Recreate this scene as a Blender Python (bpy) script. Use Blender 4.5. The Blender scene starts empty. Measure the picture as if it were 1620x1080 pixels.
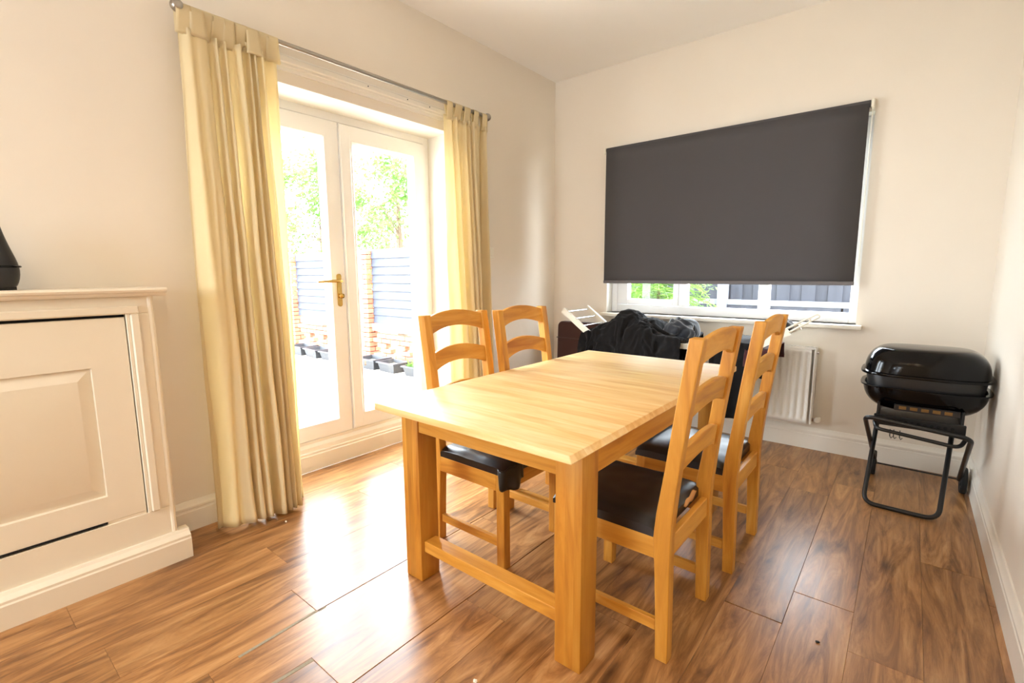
import bpy, bmesh, math, random
from mathutils import Vector, Matrix, noise

random.seed(7)
PI = math.pi
scene = bpy.context.scene
C = scene.collection

# ------------------------------------------------------------------ camera, world, light, exposure
cam_data = bpy.data.cameras.new('camera')
cam = bpy.data.objects.new('camera', cam_data)
C.objects.link(cam)
YAW, PITCH, ROLL = 0.684359908, -0.139704102, -0.00609924
CAM = Vector((2.6815, -3.9385, 1.2550))
fwd = Vector((-math.sin(YAW) * math.cos(PITCH), math.cos(YAW) * math.cos(PITCH), math.sin(PITCH)))
r0 = Vector((math.cos(YAW), math.sin(YAW), 0)); u0 = r0.cross(fwd)
rt = math.cos(ROLL) * r0 + math.sin(ROLL) * u0
up = -math.sin(ROLL) * r0 + math.cos(ROLL) * u0
cam.matrix_world = Matrix(((rt.x, up.x, -fwd.x, CAM.x), (rt.y, up.y, -fwd.y, CAM.y), (rt.z, up.z, -fwd.z, CAM.z), (0, 0, 0, 1)))
cam_data.sensor_width = 36.0
cam_data.lens = 770.126 / 1620 * 36
cam_data.clip_start = 0.02
scene.camera = cam

world = bpy.data.worlds.new('world'); scene.world = world
world.use_nodes = True
bg = world.node_tree.nodes['Background']
bg.inputs['Color'].default_value = (0.86, 0.93, 1.0, 1)      # bright overcast sky
bg.inputs['Strength'].default_value = 17.5

scene.view_settings.view_transform = 'Standard'
scene.view_settings.look = 'None'
scene.view_settings.exposure = 0.8
scene.view_settings.gamma = 1.0
scene.view_settings.use_curve_mapping = False

DOWNLIGHT_POWER = 15.0

def portal(name, loc, rot, sx, sy):
    d = bpy.data.lights.new(name, 'AREA'); d.shape = 'RECTANGLE'; d.size = sx; d.size_y = sy
    d.cycles.is_portal = True
    o = bpy.data.objects.new(name, d); o.location = loc; o.rotation_euler = rot; C.objects.link(o)
portal('door_light_portal', (-0.36, -2.11, 1.2), (0, -PI / 2, 0), 2.1, 1.5)       # guides sky sampling through the doors
portal('fill_window_light_portal', (.75, -6.46, 1.6), (PI / 2, 0, 0), 1.05, 1.15)   # and through the fill window added behind the camera
portal('window_light_portal', (1.49, 0.26, 1.58), (-PI / 2, 0, 0), 1.85, 1.35)    # and through the window

# ------------------------------------------------------------------ materials
def srgb(r, g, b):
    f = lambda c: (c / 255 / 12.92) if c / 255 <= 0.04045 else ((c / 255 + 0.055) / 1.055) ** 2.4
    return (f(r), f(g), f(b), 1)

class NT:
    def __init__(s, name):
        s.m = bpy.data.materials.new(name); s.m.use_nodes = True
        s.t = s.m.node_tree; s.n = s.t.nodes; s.l = s.t.links
        s.b = s.n['Principled BSDF']; s.out = s.n['Material Output']
    def add(s, typ, **kw):
        n = s.n.new(typ)
        for k, v in kw.items():
            if k.startswith('_'): n.inputs[k[1:].replace('_', ' ')].default_value = v
            else: setattr(n, k, v)
        return n
    def link(s, a, b): s.l.new(a, b)
    def noise(s, vec, scale, detail=4, rough=.55, dist=0):
        n = s.add('ShaderNodeTexNoise'); n.inputs['Scale'].default_value = scale; n.inputs['Detail'].default_value = detail
        n.inputs['Roughness'].default_value = rough; n.inputs['Distortion'].default_value = dist
        if vec is not None: s.link(vec, n.inputs['Vector'])
        return n.outputs['Fac']
    def ramp(s, fac, stops):
        n = s.add('ShaderNodeValToRGB'); e = n.color_ramp.elements
        while len(e) < len(stops): e.new(.5)
        for i, (p, c) in enumerate(stops): e[i].position = p; e[i].color = c
        s.link(fac, n.inputs['Fac']); return n.outputs['Color']
    def math(s, op, a, b=None, c=None):
        n = s.add('ShaderNodeMath', operation=op)
        for i, x in enumerate((a, b, c)):
            if x is None: continue
            if isinstance(x, (int, float)): n.inputs[i].default_value = x
            else: s.link(x, n.inputs[i])
        return n.outputs[0]
    def mix(s, fac, a, b, mode='MIX'):
        n = s.add('ShaderNodeMix', data_type='RGBA', blend_type=mode)
        for i, x in ((0, fac), (6, a), (7, b)):
            if isinstance(x, (int, float)): n.inputs[i].default_value = x
            elif isinstance(x, tuple): n.inputs[i].default_value = x
            else: s.link(x, n.inputs[i])
        return n.outputs[2]
    def bump(s, h, strength=.1, dist=.01):
        n = s.add('ShaderNodeBump'); n.inputs['Strength'].default_value = strength; n.inputs['Distance'].default_value = dist
        s.link(h, n.inputs['Height']); s.link(n.outputs[0], s.b.inputs['Normal'])
    def set(s, col=None, rough=None, metal=None, spec=None, coat=None, sheen=None):
        if col is not None:
            if isinstance(col, tuple): s.b.inputs['Base Color'].default_value = col
            else: s.link(col, s.b.inputs['Base Color'])
        if rough is not None:
            if isinstance(rough, (int, float)): s.b.inputs['Roughness'].default_value = rough
            else: s.link(rough, s.b.inputs['Roughness'])
        if metal is not None: s.b.inputs['Metallic'].default_value = metal
        if spec is not None: s.b.inputs['Specular IOR Level'].default_value = spec
        if coat is not None: s.b.inputs['Coat Weight'].default_value = coat
        if sheen is not None: s.b.inputs['Sheen Weight'].default_value = sheen
    def obj(s):
        return s.add('ShaderNodeTexCoord').outputs['Object']
    def rnd(s):
        return s.add('ShaderNodeObjectInfo').outputs['Random']

def paint(name, col, rough=.6, bump=.05, scale=180, var=.04, spec=.4):
    t = NT(name); o = t.obj()
    n = t.noise(o, 1.3, 3); n2 = t.noise(o, scale, 2)
    dark = tuple(c * (1 - var * 2) for c in col[:3]) + (1,)
    t.set(t.mix(n, dark, col), rough, spec=spec)
    if bump: t.bump(n2, bump, .004)
    return t.m

def plain(name, col, rough=.5, metal=0, spec=.5, coat=0, var=.06, scale=12):
    t = NT(name); o = t.obj(); n = t.noise(o, scale, 4)
    lo = tuple(c * (1 - var) for c in col[:3]) + (1,); hi = tuple(min(1, c * (1 + var)) for c in col[:3]) + (1,)
    t.set(t.mix(n, lo, hi), rough, metal, spec, coat)
    return t.m

def wood(name, axis, light, mid, dark, rough=.42, strip=None, strip_axis=0, strip_amt=.12):
    """oiled timber, grain along `axis`; optional glued staves"""
    t = NT(name); o = t.obj(); rnd = t.rnd()
    off = t.add('ShaderNodeVectorMath', operation='ADD'); t.link(o, off.inputs[0])
    cmb = t.add('ShaderNodeCombineXYZ'); r7 = t.math('MULTIPLY', rnd, 7.3)
    for i in range(3): t.link(r7, cmb.inputs[i])
    t.link(cmb.outputs[0], off.inputs[1])
    vec = off.outputs[0]
    sep = t.add('ShaderNodeSeparateXYZ'); t.link(o, sep.inputs[0])
    if strip:
        k = t.math('FLOOR', t.math('DIVIDE', sep.outputs[strip_axis], strip))
        wn = t.add('ShaderNodeTexWhiteNoise', noise_dimensions='1D'); t.link(k, wn.inputs['W'])
        sh = t.add('ShaderNodeCombineXYZ'); t.link(t.math('MULTIPLY', wn.outputs['Value'], 5.0), sh.inputs[axis])
        a2 = t.add('ShaderNodeVectorMath', operation='ADD'); t.link(vec, a2.inputs[0]); t.link(sh.outputs[0], a2.inputs[1]); vec = a2.outputs[0]
    mp = t.add('ShaderNodeMapping'); sc = [9, 9, 9]; sc[axis] = 1.1; mp.inputs['Scale'].default_value = sc; t.link(vec, mp.inputs['Vector'])
    n1 = t.noise(mp.outputs[0], 1.6, 5, .6, .8)
    mp2 = t.add('ShaderNodeMapping'); sc = [90, 90, 90]; sc[axis] = 4; mp2.inputs['Scale'].default_value = sc; t.link(vec, mp2.inputs['Vector'])
    n2 = t.noise(mp2.outputs[0], 1.0, 3)
    col = t.ramp(n1, [(.25, dark), (.48, mid), (.72, light)])
    col = t.mix(t.math('MULTIPLY', t.math('SUBTRACT', n2, .35), .55), col, dark)
    if strip:
        v = t.math('MULTIPLY', t.math('SUBTRACT', wn.outputs['Value'], .5), strip_amt * 2)
        hs = t.add('ShaderNodeHueSaturation'); t.link(t.math('ADD', v, 1.0), hs.inputs['Value']); t.link(col, hs.inputs['Color']); col = hs.outputs[0]
    hs = t.add('ShaderNodeHueSaturation'); t.link(t.math('ADD', t.math('MULTIPLY', rnd, .16), .92), hs.inputs['Value']); t.link(col, hs.inputs['Color'])
    t.set(hs.outputs[0], t.math('ADD', t.math('MULTIPLY', n1, .2), rough - .1), spec=.4)
    t.bump(n2, .08, .002)
    return t.m

L_, M_, D_ = srgb(228, 174, 86), srgb(212, 150, 58), srgb(172, 106, 36)
WX = wood('oak_grain_x', 0, L_, M_, D_); WY = wood('oak_grain_y', 1, L_, M_, D_); WZ = wood('oak_grain_z', 2, L_, M_, D_)
LEGW = wood('oak_glued_leg', 2, srgb(214, 158, 68), srgb(200, 136, 48), srgb(164, 98, 30), strip=.033, strip_axis=0)
TOPW = wood('worn_oak_tabletop_sheen', 0, srgb(244, 220, 172), srgb(236, 198, 136), srgb(216, 166, 98), rough=.38, strip=.052, strip_axis=1, strip_amt=.025)  # worn top; its pale tones also carry the sheen from the doors
EDGEW = wood('worn_oak_edge', 0, srgb(220, 160, 80), srgb(204, 136, 56), srgb(170, 100, 36))

def floor_mat():
    t = NT('laminate_plank'); o = t.obj(); rnd = t.rnd()
    cmb = t.add('ShaderNodeCombineXYZ'); t.link(t.math('MULTIPLY', rnd, 13.7), cmb.inputs[0]); t.link(t.math('MULTIPLY', rnd, 31.1), cmb.inputs[1])
    ad = t.add('ShaderNodeVectorMath', operation='ADD'); t.link(o, ad.inputs[0]); t.link(cmb.outputs[0], ad.inputs[1]); v = ad.outputs[0]
    mp = t.add('ShaderNodeMapping'); mp.inputs['Scale'].default_value = (9, 1.1, 1); t.link(v, mp.inputs['Vector'])
    n1 = t.noise(mp.outputs[0], 1.3, 8, .66, 2.2)
    mp2 = t.add('ShaderNodeMapping'); mp2.inputs['Scale'].default_value = (70, 4, 1); t.link(v, mp2.inputs['Vector'])
    n2 = t.noise(mp2.outputs[0], 1., 5, .68, .6)
    mp3 = t.add('ShaderNodeMapping'); mp3.inputs['Scale'].default_value = (5, 1.9, 1); t.link(v, mp3.inputs['Vector'])
    vo = t.add('ShaderNodeTexVoronoi'); vo.inputs['Scale'].default_value = 1.05; t.link(mp3.outputs[0], vo.inputs['Vector'])
    dn = t.math('ADD', vo.outputs['Distance'], t.math('MULTIPLY', t.math('SUBTRACT', n1, .5), .35))
    knot = t.ramp(dn, [(.03, (1, 1, 1, 1)), (.22, (0, 0, 0, 1))])
    col = t.ramp(n1, [(.25, srgb(78, 48, 28)), (.42, srgb(138, 94, 54)), (.55, srgb(170, 122, 74)), (.75, srgb(200, 156, 106))])
    fib = t.ramp(n2, [(.38, (1, 1, 1, 1)), (.5, (0, 0, 0, 1))])
    col = t.mix(t.math('MULTIPLY', fib, .24), col, srgb(98, 64, 40))
    col = t.mix(t.math('MULTIPLY', knot, .72), col, srgb(70, 42, 26))
    hs = t.add('ShaderNodeHueSaturation'); t.link(t.math('ADD', t.math('MULTIPLY', rnd, .28), .86), hs.inputs['Value']); t.link(col, hs.inputs['Color'])
    t.set(hs.outputs[0], t.math('ADD', t.math('MULTIPLY', n2, .14), .25), spec=.6)
    t.bump(n2, .06, .002)
    return t.m
FLOOR = floor_mat()

WALL = paint('cream_wall_paint', srgb(239, 229, 214), .75, .05)
CEIL = paint('white_ceiling_paint', srgb(250, 246, 240), .85, .04, 180, .01)
TRIMW = paint('white_gloss_trim', srgb(240, 234, 222), .35, .02, 60, .02)
CUPB = paint('cream_eggshell_cupboard', srgb(238, 228, 208), .45, .05, 90, .03)
UPVC = plain('white_upvc', srgb(243, 242, 240), .3, var=.01)
GASKET = plain('dark_gasket', srgb(60, 64, 72), .6)
RADW = plain('white_radiator_enamel', srgb(240, 236, 228), .35, var=.02)
BLACKV = plain('black_vinyl', srgb(20, 20, 22), .32, var=.3, spec=.6)
FOAM = plain('tan_foam', srgb(206, 150, 92), .9)
ENAMEL = plain('black_enamel', srgb(5, 5, 6), .12, spec=.26)
BLKMET = plain('black_painted_metal', srgb(20, 20, 21), .35, var=.3)
RUBBER = plain('black_rubber', srgb(18, 18, 18), .75)
PLASTB = plain('black_plastic', srgb(40, 42, 46), .5)
STEEL = plain('brushed_steel', srgb(170, 164, 155), .28, 1.0)
CHROME = plain('chrome_rod', srgb(205, 205, 208), .18, 1.0)
BRASS = plain('brass', srgb(206, 170, 96), .25, 1.0)
WHITEP = plain('white_plastic', srgb(236, 230, 214), .45, var=.03)
DARKIN = plain('dark_void', srgb(16, 15, 14), .9)
GRAVEL = plain('grey_filler', srgb(150, 140, 120), .9, var=.3, scale=120)
SUBFL = plain('grey_subfloor', srgb(120, 108, 92), .9, var=.2)

def cloth_mat(name, col, trans=0., rough=.9, sheen=.3, weave=700, var=.12, tcol=None):
    t = NT(name); o = t.obj(); n = t.noise(o, 6, 5); w = t.noise(o, weave, 2)
    lo = tuple(c * (1 - var) for c in col[:3]) + (1,)
    c = t.mix(n, lo, col)
    t.set(c, rough, spec=.15, sheen=sheen); t.bump(w, .15, .002)
    if trans:
        tr = t.add('ShaderNodeBsdfTranslucent'); tr.inputs['Color'].default_value = tcol or col
        mx = t.add('ShaderNodeMixShader'); mx.inputs[0].default_value = trans
        t.link(t.b.outputs[0], mx.inputs[1]); t.link(tr.outputs[0], mx.inputs[2]); t.link(mx.outputs[0], t.out.inputs['Surface'])
    return t.m
CURT = cloth_mat('cream_cotton_curtain', srgb(243, 228, 192), .42, tcol=srgb(254, 242, 206), sheen=.1)
BLIND = cloth_mat('charcoal_blind_fabric', srgb(84, 81, 82), 0, .85, .05, 500, .06)
BLINDBAR = plain('grey_blind_bar', srgb(104, 98, 99), .6)
BLACKC = cloth_mat('black_jersey', srgb(26, 24, 24), 0, .95, .06, 900, .3)
GREYC = cloth_mat('black_grey_marl', srgb(50, 53, 60), 0, .9, .5, 300, .5)
BROWNC = cloth_mat('dark_brown_fabric', srgb(76, 50, 44), 0, .95, .3, 500, .2)
MAROONC = cloth_mat('maroon_fabric', srgb(72, 36, 38), 0, .95, .3, 500, .2)
PINKC = cloth_mat('pale_pink_cotton', srgb(206, 170, 156), 0, .95, .2, 500, .15)

def glass_mat():
    t = NT('window_glass')
    tr = t.add('ShaderNodeBsdfTransparent'); tr.inputs[0].default_value = (.97, .985, .99, 1)
    gl = t.add('ShaderNodeBsdfGlossy'); gl.inputs['Roughness'].default_value = .02
    fr = t.add('ShaderNodeFresnel'); fr.inputs[0].default_value = 1.45
    ge = t.add('ShaderNodeNewGeometry'); fac = t.math('MULTIPLY', fr.outputs[0], t.math('SUBTRACT', 1.0, ge.outputs['Backfacing']))
    mx = t.add('ShaderNodeMixShader'); t.link(fac, mx.inputs[0]); t.link(tr.outputs[0], mx.inputs[1]); t.link(gl.outputs[0], mx.inputs[2])
    t.link(mx.outputs[0], t.out.inputs['Surface'])
    return t.m
GLASS = glass_mat()

def leaf_mat(name, a, b):
    t = NT(name); o = t.obj(); n = t.noise(o, 5, 3)
    c = t.mix(n, a, b); t.set(c, .6)
    tr = t.add('ShaderNodeBsdfTranslucent'); t.link(c, tr.inputs[0])
    mx = t.add('ShaderNodeMixShader'); mx.inputs[0].default_value = .4
    t.link(t.b.outputs[0], mx.inputs[1]); t.link(tr.outputs[0], mx.inputs[2]); t.link(mx.outputs[0], t.out.inputs['Surface'])
    return t.m
LEAF = leaf_mat('spring_leaf', srgb(66, 106, 44), srgb(108, 142, 62))
NEEDLE = leaf_mat('conifer_needle', srgb(70, 112, 58), srgb(136, 168, 74))
BARK = plain('bark', srgb(92, 74, 58), .9, var=.3)
FENCEP = wood('blue_grey_painted_board', 0, srgb(58, 62, 72), srgb(50, 54, 64), srgb(38, 42, 50), .7)
FENCEV = wood('grey_painted_board', 2, srgb(50, 52, 60), srgb(42, 44, 52), srgb(32, 34, 42), .7)
POSTG = plain('concrete_post', srgb(104, 106, 112), .9)
DECKM = wood('weathered_deck', 0, srgb(200, 190, 178), srgb(184, 174, 162), srgb(156, 146, 134), .8)
GROUND = plain('garden_soil', srgb(120, 112, 96), .95, var=.3)
RENDER = plain('house_render', srgb(200, 190, 178), .9)
def brick_mat():
    t = NT('red_brick'); o = t.obj(); rnd = t.rnd(); n = t.noise(o, 30, 4)
    c = t.ramp(rnd, [(0, srgb(150, 82, 60)), (.5, srgb(172, 100, 72)), (1, srgb(190, 122, 92))])
    t.set(t.mix(t.math('MULTIPLY', n, .4), c, srgb(120, 66, 50)), .9); t.bump(n, .3, .004)
    return t.m
BRICK = brick_mat()
CAPM = plain('stone_coping', srgb(140, 138, 136), .9)
MORTAR = plain('mortar', srgb(176, 160, 146), .95)

def emis(name, col, s):
    t = NT(name); t.set(col, .4); t.b.inputs['Emission Color'].default_value = col; t.b.inputs['Emission Strength'].default_value = s
    return t.m
LAMPE = emis('lit_lamp_glass', srgb(255, 232, 196), 25)

# ------------------------------------------------------------------ geometry helpers
class MB:
    def __init__(s): s.v = []; s.f = []
    def add(s, vs, fs):
        b = len(s.v); s.v.extend(tuple(p) for p in vs); s.f.extend(tuple(i + b for i in f) for f in fs); return s
    def box(s, x0, x1, y0, y1, z0, z1, bev=0, M=None, seg=1):
        bm = bmesh.new()
        vs = [bm.verts.new((x, y, z)) for x in (x0, x1) for y in (y0, y1) for z in (z0, z1)]
        for f in ((0, 1, 3, 2), (4, 6, 7, 5), (0, 4, 5, 1), (2, 3, 7, 6), (0, 2, 6, 4), (1, 5, 7, 3)): bm.faces.new([vs[i] for i in f])
        if bev: bmesh.ops.bevel(bm, geom=list(bm.edges), offset=bev, segments=seg, profile=.5, affect='EDGES')
        bm.verts.index_update()
        vv = [(M @ v.co if M else v.co.copy()) for v in bm.verts]
        s.add(vv, [[v.index for v in f.verts] for f in bm.faces]); bm.free(); return s
    def tube(s, path, r, seg=10, closed=False, caps=True, sy=1.0):
        P = [Vector(p) for p in path]; n = len(P); rr = r if isinstance(r, (list, tuple)) else [r] * n
        T = []
        for i in range(n):
            a = P[(i - 1) % n] if (closed or i > 0) else P[i]; b = P[(i + 1) % n] if (closed or i < n - 1) else P[i]
            d = (b - a); T.append(d.normalized() if d.length > 1e-9 else Vector((0, 0, 1)))
        ref = Vector((0, 0, 1)) if abs(T[0].z) < .9 else Vector((1, 0, 0))
        N = (ref - T[0] * ref.dot(T[0])).normalized(); vs = []
        for i in range(n):
            if i: N = (N - T[i] * N.dot(T[i])); N.normalize()
            B = T[i].cross(N)
            for k in range(seg):
                a = 2 * PI * k / seg; vs.append(P[i] + (N * math.cos(a) + B * math.sin(a) * sy) * rr[i])
        fs = []
        for i in range(n if closed else n - 1):
            j = (i + 1) % n
            for k in range(seg): fs.append((i * seg + k, i * seg + (k + 1) % seg, j * seg + (k + 1) % seg, j * seg + k))
        if caps and not closed: fs.append(tuple(range(seg))[::-1]); fs.append(tuple((n - 1) * seg + k for k in range(seg)))
        return s.add(vs, fs)
    def lathe(s, prof, seg=24, M=None):
        vs = []; fs = []; n = len(prof)
        for (r, z) in prof:
            for k in range(seg):
                a = 2 * PI * k / seg; p = Vector((r * math.cos(a), r * math.sin(a), z)); vs.append(M @ p if M else p)
        for i in range(n - 1):
            for k in range(seg): fs.append((i * seg + k, i * seg + (k + 1) % seg, (i + 1) * seg + (k + 1) % seg, (i + 1) * seg + k))
        if prof[0][0] > 1e-6: fs.append(tuple(range(seg))[::-1])
        if prof[-1][0] > 1e-6: fs.append(tuple((n - 1) * seg + k for k in range(seg)))
        return s.add(vs, fs)
    def prism(s, poly, fn, a0, a1):
        """poly of 2-D points extruded: fn(p, q, a) -> 3-D"""
        n = len(poly); vs = [fn(p, q, a) for a in (a0, a1) for p, q in poly]
        fs = [(i, (i + 1) % n, n + (i + 1) % n, n + i) for i in range(n)] + [tuple(range(n))[::-1], tuple(range(n, 2 * n))]
        return s.add(vs, fs)
    def grid(s, fn, nu, nv):
        vs = [fn(i / nu, j / nv) for j in range(nv + 1) for i in range(nu + 1)]
        fs = [(j * (nu + 1) + i, j * (nu + 1) + i + 1, (j + 1) * (nu + 1) + i + 1, (j + 1) * (nu + 1) + i) for j in range(nv) for i in range(nu)]
        return s.add(vs, fs)
    def mesh(s, name, smooth=35):
        me = bpy.data.meshes.new(name); me.from_pydata([tuple(v) for v in s.v], [], s.f)
        bm = bmesh.new(); bm.from_mesh(me); bmesh.ops.recalc_face_normals(bm, faces=bm.faces); bm.to_mesh(me); bm.free()
        if smooth:
            me.shade_smooth(); me.set_sharp_from_angle(angle=math.radians(smooth))
        return me
    def build(s, name, mat, parent=None, loc=None, smooth=35):
        return link(name, s.mesh(name, smooth), mat, parent, loc)

def link(name, me, mat, parent=None, loc=None):
    if mat is not None and not me.materials: me.materials.append(mat)
    o = bpy.data.objects.new(name, me); C.objects.link(o)
    if parent: o.parent = parent
    if loc: o.location = loc
    return o
def tag(o, label, cat, group=None):
    o['label'] = label; o['category'] = cat
    if group: o['group'] = group
    return o
def thing(name, label, cat, loc=(0, 0, 0), rz=0, group=None):
    o = bpy.data.objects.new(name, None); C.objects.link(o); o.location = loc; o.rotation_euler = (0, 0, rz); o.empty_display_size = .1
    return tag(o, label, cat, group)
def struct(o, label=None):
    o['kind'] = 'structure'
    if label: o['label'] = label
    return o
def sempty(name, loc=(0, 0, 0), label=None):
    o = bpy.data.objects.new(name, None); C.objects.link(o); o.location = loc; return struct(o, label)
def copy_tree(o, parent=None):
    c = o.copy(); C.objects.link(c); c.parent = parent
    for ch in o.children: copy_tree(ch, c)
    return c
def solidify(o, t, off=0):
    m = o.modifiers.new('thickness', 'SOLIDIFY'); m.thickness = t; m.offset = off; return o
def subsurf(o, n=1):
    m = o.modifiers.new('smooth', 'SUBSURF'); m.levels = n; m.render_levels = n; return o
def arc(cx, cy, r, a0, a1, n):
    return [(cx + r * math.cos(a0 + (a1 - a0) * i / n), cy + r * math.sin(a0 + (a1 - a0) * i / n)) for i in range(n + 1)]
def round_path(pts, r, n=5):
    """polyline with rounded corners"""
    P = [Vector(p) for p in pts]; out = [P[0]]
    for i in range(1, len(P) - 1):
        a = (P[i - 1] - P[i]); b = (P[i + 1] - P[i]); rr = min(r, a.length * .45, b.length * .45)
        a = P[i] + a.normalized() * rr; b = P[i] + b.normalized() * rr
        for k in range(n + 1):
            t = k / n; out.append(a * (1 - t) ** 2 + P[i] * 2 * t * (1 - t) + b * t * t)
    out.append(P[-1]); return out
def fbm(x, y, z=0., o=3):
    return noise.fractal(Vector((x, y, z)), 1.0, 2.0, o)

# ------------------------------------------------------------------ room shell
XR, ZC, YB = 3.05, 2.977, -6.2            # right wall, ceiling, rear wall
DY0, DY1, DZ = -2.88, -1.34, 2.267        # french door opening
WX0, WX1, WZ0, WZ1 = .567, 2.42, .90, 2.25

m = MB()
m.box(-.32, 0, YB - .2, DY0, -.12, ZC); m.box(-.32, 0, DY1, .26, -.12, ZC); m.box(-.32, 0, DY0, DY1, DZ, ZC)
struct(m.build('wall_left', WALL))
m = MB()
m.box(0, WX0, 0, .26, -.12, ZC); m.box(WX1, XR + .2, 0, .26, -.12, ZC); m.box(WX0, WX1, 0, .26, -.12, WZ0); m.box(WX0, WX1, 0, .26, WZ1, ZC)
struct(m.build('wall_back', WALL))
struct(MB().box(XR, XR + .2, YB - .2, 0, -.12, ZC).build('wall_right', WALL))
RX0, RX1, RZ0, RZ1 = .2, 1.3, 1.0, 2.2      # unseen window added behind the camera for fill light
m = MB(); m.box(0, RX0, YB - .2, YB, -.12, ZC); m.box(RX1, XR, YB - .2, YB, -.12, ZC); m.box(RX0, RX1, YB - .2, YB, -.12, RZ0); m.box(RX0, RX1, YB - .2, YB, RZ1, ZC)
struct(m.build('wall_rear', WALL))
struct(MB().box(-.32, XR + .2, YB - .2, .26, ZC, ZC + .2).build('ceiling', CEIL))

fl = struct(MB().box(-.25, XR, YB, 0, -.12, -.012).build('floor', SUBFL), 'laminate wood plank floor of the dining room')
PW = .196
seam0 = .854 - 6 * PW                      # plank rows run towards the window wall
ENDS = {-1: -1.2, 0: -2.0, 1: -1.45, 2: -.75, 3: -2.42, 4: -1.75, 5: -1.1, 6: -3.11, 7: -2.2, 8: -3.24, 9: -2.71, 10: -1.75, 11: -2.45, 12: -1.79, 13: -2.095, 14: -1.865, 15: -2.1, 16: -1.3}
PL = 1.28
pmesh = {}
def plank_mesh(w, l):
    key = (round(w, 3), round(l, 3))
    if key not in pmesh:
        pmesh[key] = MB().box(-w / 2 + .0003, w / 2 - .0003, -l / 2 + .0003, l / 2 - .0003, -.010, 0, .0007).mesh('plank', 0)
    return pmesh[key]
TILT = {(13, 0): (.0022, -.5), (14, 0): (.0016, .35), (6, 0): (.0018, -.3), (8, 0): (.002, -.45)}
for k in range(0, 18):
    x0 = max(seam0 + k * PW, -.2); x1 = min(seam0 + (k + 1) * PW, XR)
    if x1 - x0 < .02: continue
    e = ENDS.get(k, -1.5)
    cuts = [e + PL * j for j in range(-6, 5)]
    for j, a in enumerate(cuts[:-1]):
        b = cuts[j + 1]; y0 = max(a, -5.6); y1 = min(b, 0)
        if y1 - y0 < .03: continue
        lift, ang = TILT.get((k, j - 6), (0, 0))
        o = link('plank', plank_mesh(x1 - x0, y1 - y0), FLOOR, fl, ((x0 + x1) / 2, (y0 + y1) / 2, lift))
        o.rotation_euler = (0, math.radians(ang) * .35, 0)
# worn strips of filler showing between planks
for (x, y, w, l, a) in ((1.052, -3.24, .012, .3, .03), (1.255, -3.30, .014, .16, -.05), (1.05, -3.09, .016, .03, 0)):
    o = MB().box(-w / 2, w / 2, -l / 2, l / 2, 0, .0014, .0004).build('joint_filler', GRAVEL, fl, (x, y, -.0005)); o.rotation_euler.z = a

def skirting(name, fn, a0, a1, h=.15):
    prof = [(0, 0), (.019, 0), (.019, h - .052), (.016, h - .048), (.016, h - .04), (.019, h - .036), (.019, h - .026), (.012, h - .016), (.009, h - .006), (.006, h), (0, h)]
    return struct(MB().prism(prof, fn, a0, a1).build(name, TRIMW, smooth=25))
skirting('baseboard_back', lambda p, q, a: (a, -p, q), 0, XR, .155)
skirting('baseboard_right', lambda p, q, a: (XR - p, a, q), YB, 0, .155)
skirting('baseboard_left', lambda p, q, a: (p, a, q), -3.262, DY0, .15)
skirting('baseboard_corner', lambda p, q, a: (p, a, q), DY1, 0, .15)

# white batten with stepped moulding under the curtain pole
prof = [(0, 2.325), (.012, 2.325), (.012, 2.345), (.018, 2.35), (.018, 2.362), (.026, 2.368), (.026, 2.392), (.02, 2.398), (.02, 2.404), (0, 2.404)]
t1 = struct(MB().prism(prof, lambda p, q, a: (p, a, q), -3.0, -1.1).build('trim_1', TRIMW, smooth=25))
for y in (-2.05, -1.75, -1.56):
    MB().lathe([(.0, .0), (.004, .0), (.004, .002), (0, .003)], 8, Matrix.Translation((.026, y, 2.382)) @ Matrix.Rotation(PI / 2, 4, 'Y')).build('screw', GASKET, t1)

# step below the doors
prof = [(0, 0), (.035, 0), (.035, .1), (.03, .106), (.03, .118), (.024, .124), (.02, .15), (.006, .17), (.006, .19), (0, .19)]
XS = -.242
struct(MB().prism(prof, lambda p, q, a: (XS + p, a, q), DY0, DY1).build('trim_2', TRIMW, smooth=25), 'white moulded step below the french doors')
# door reveal lining (white)
m = MB(); m.box(-.315, -.001, DY0, DY0 + .004, 0, DZ); m.box(-.315, -.001, DY1 - .004, DY1, 0, DZ); m.box(-.315, -.001, DY0, DY1, DZ - .004, DZ)
struct(m.build('trim_3', TRIMW))

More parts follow.
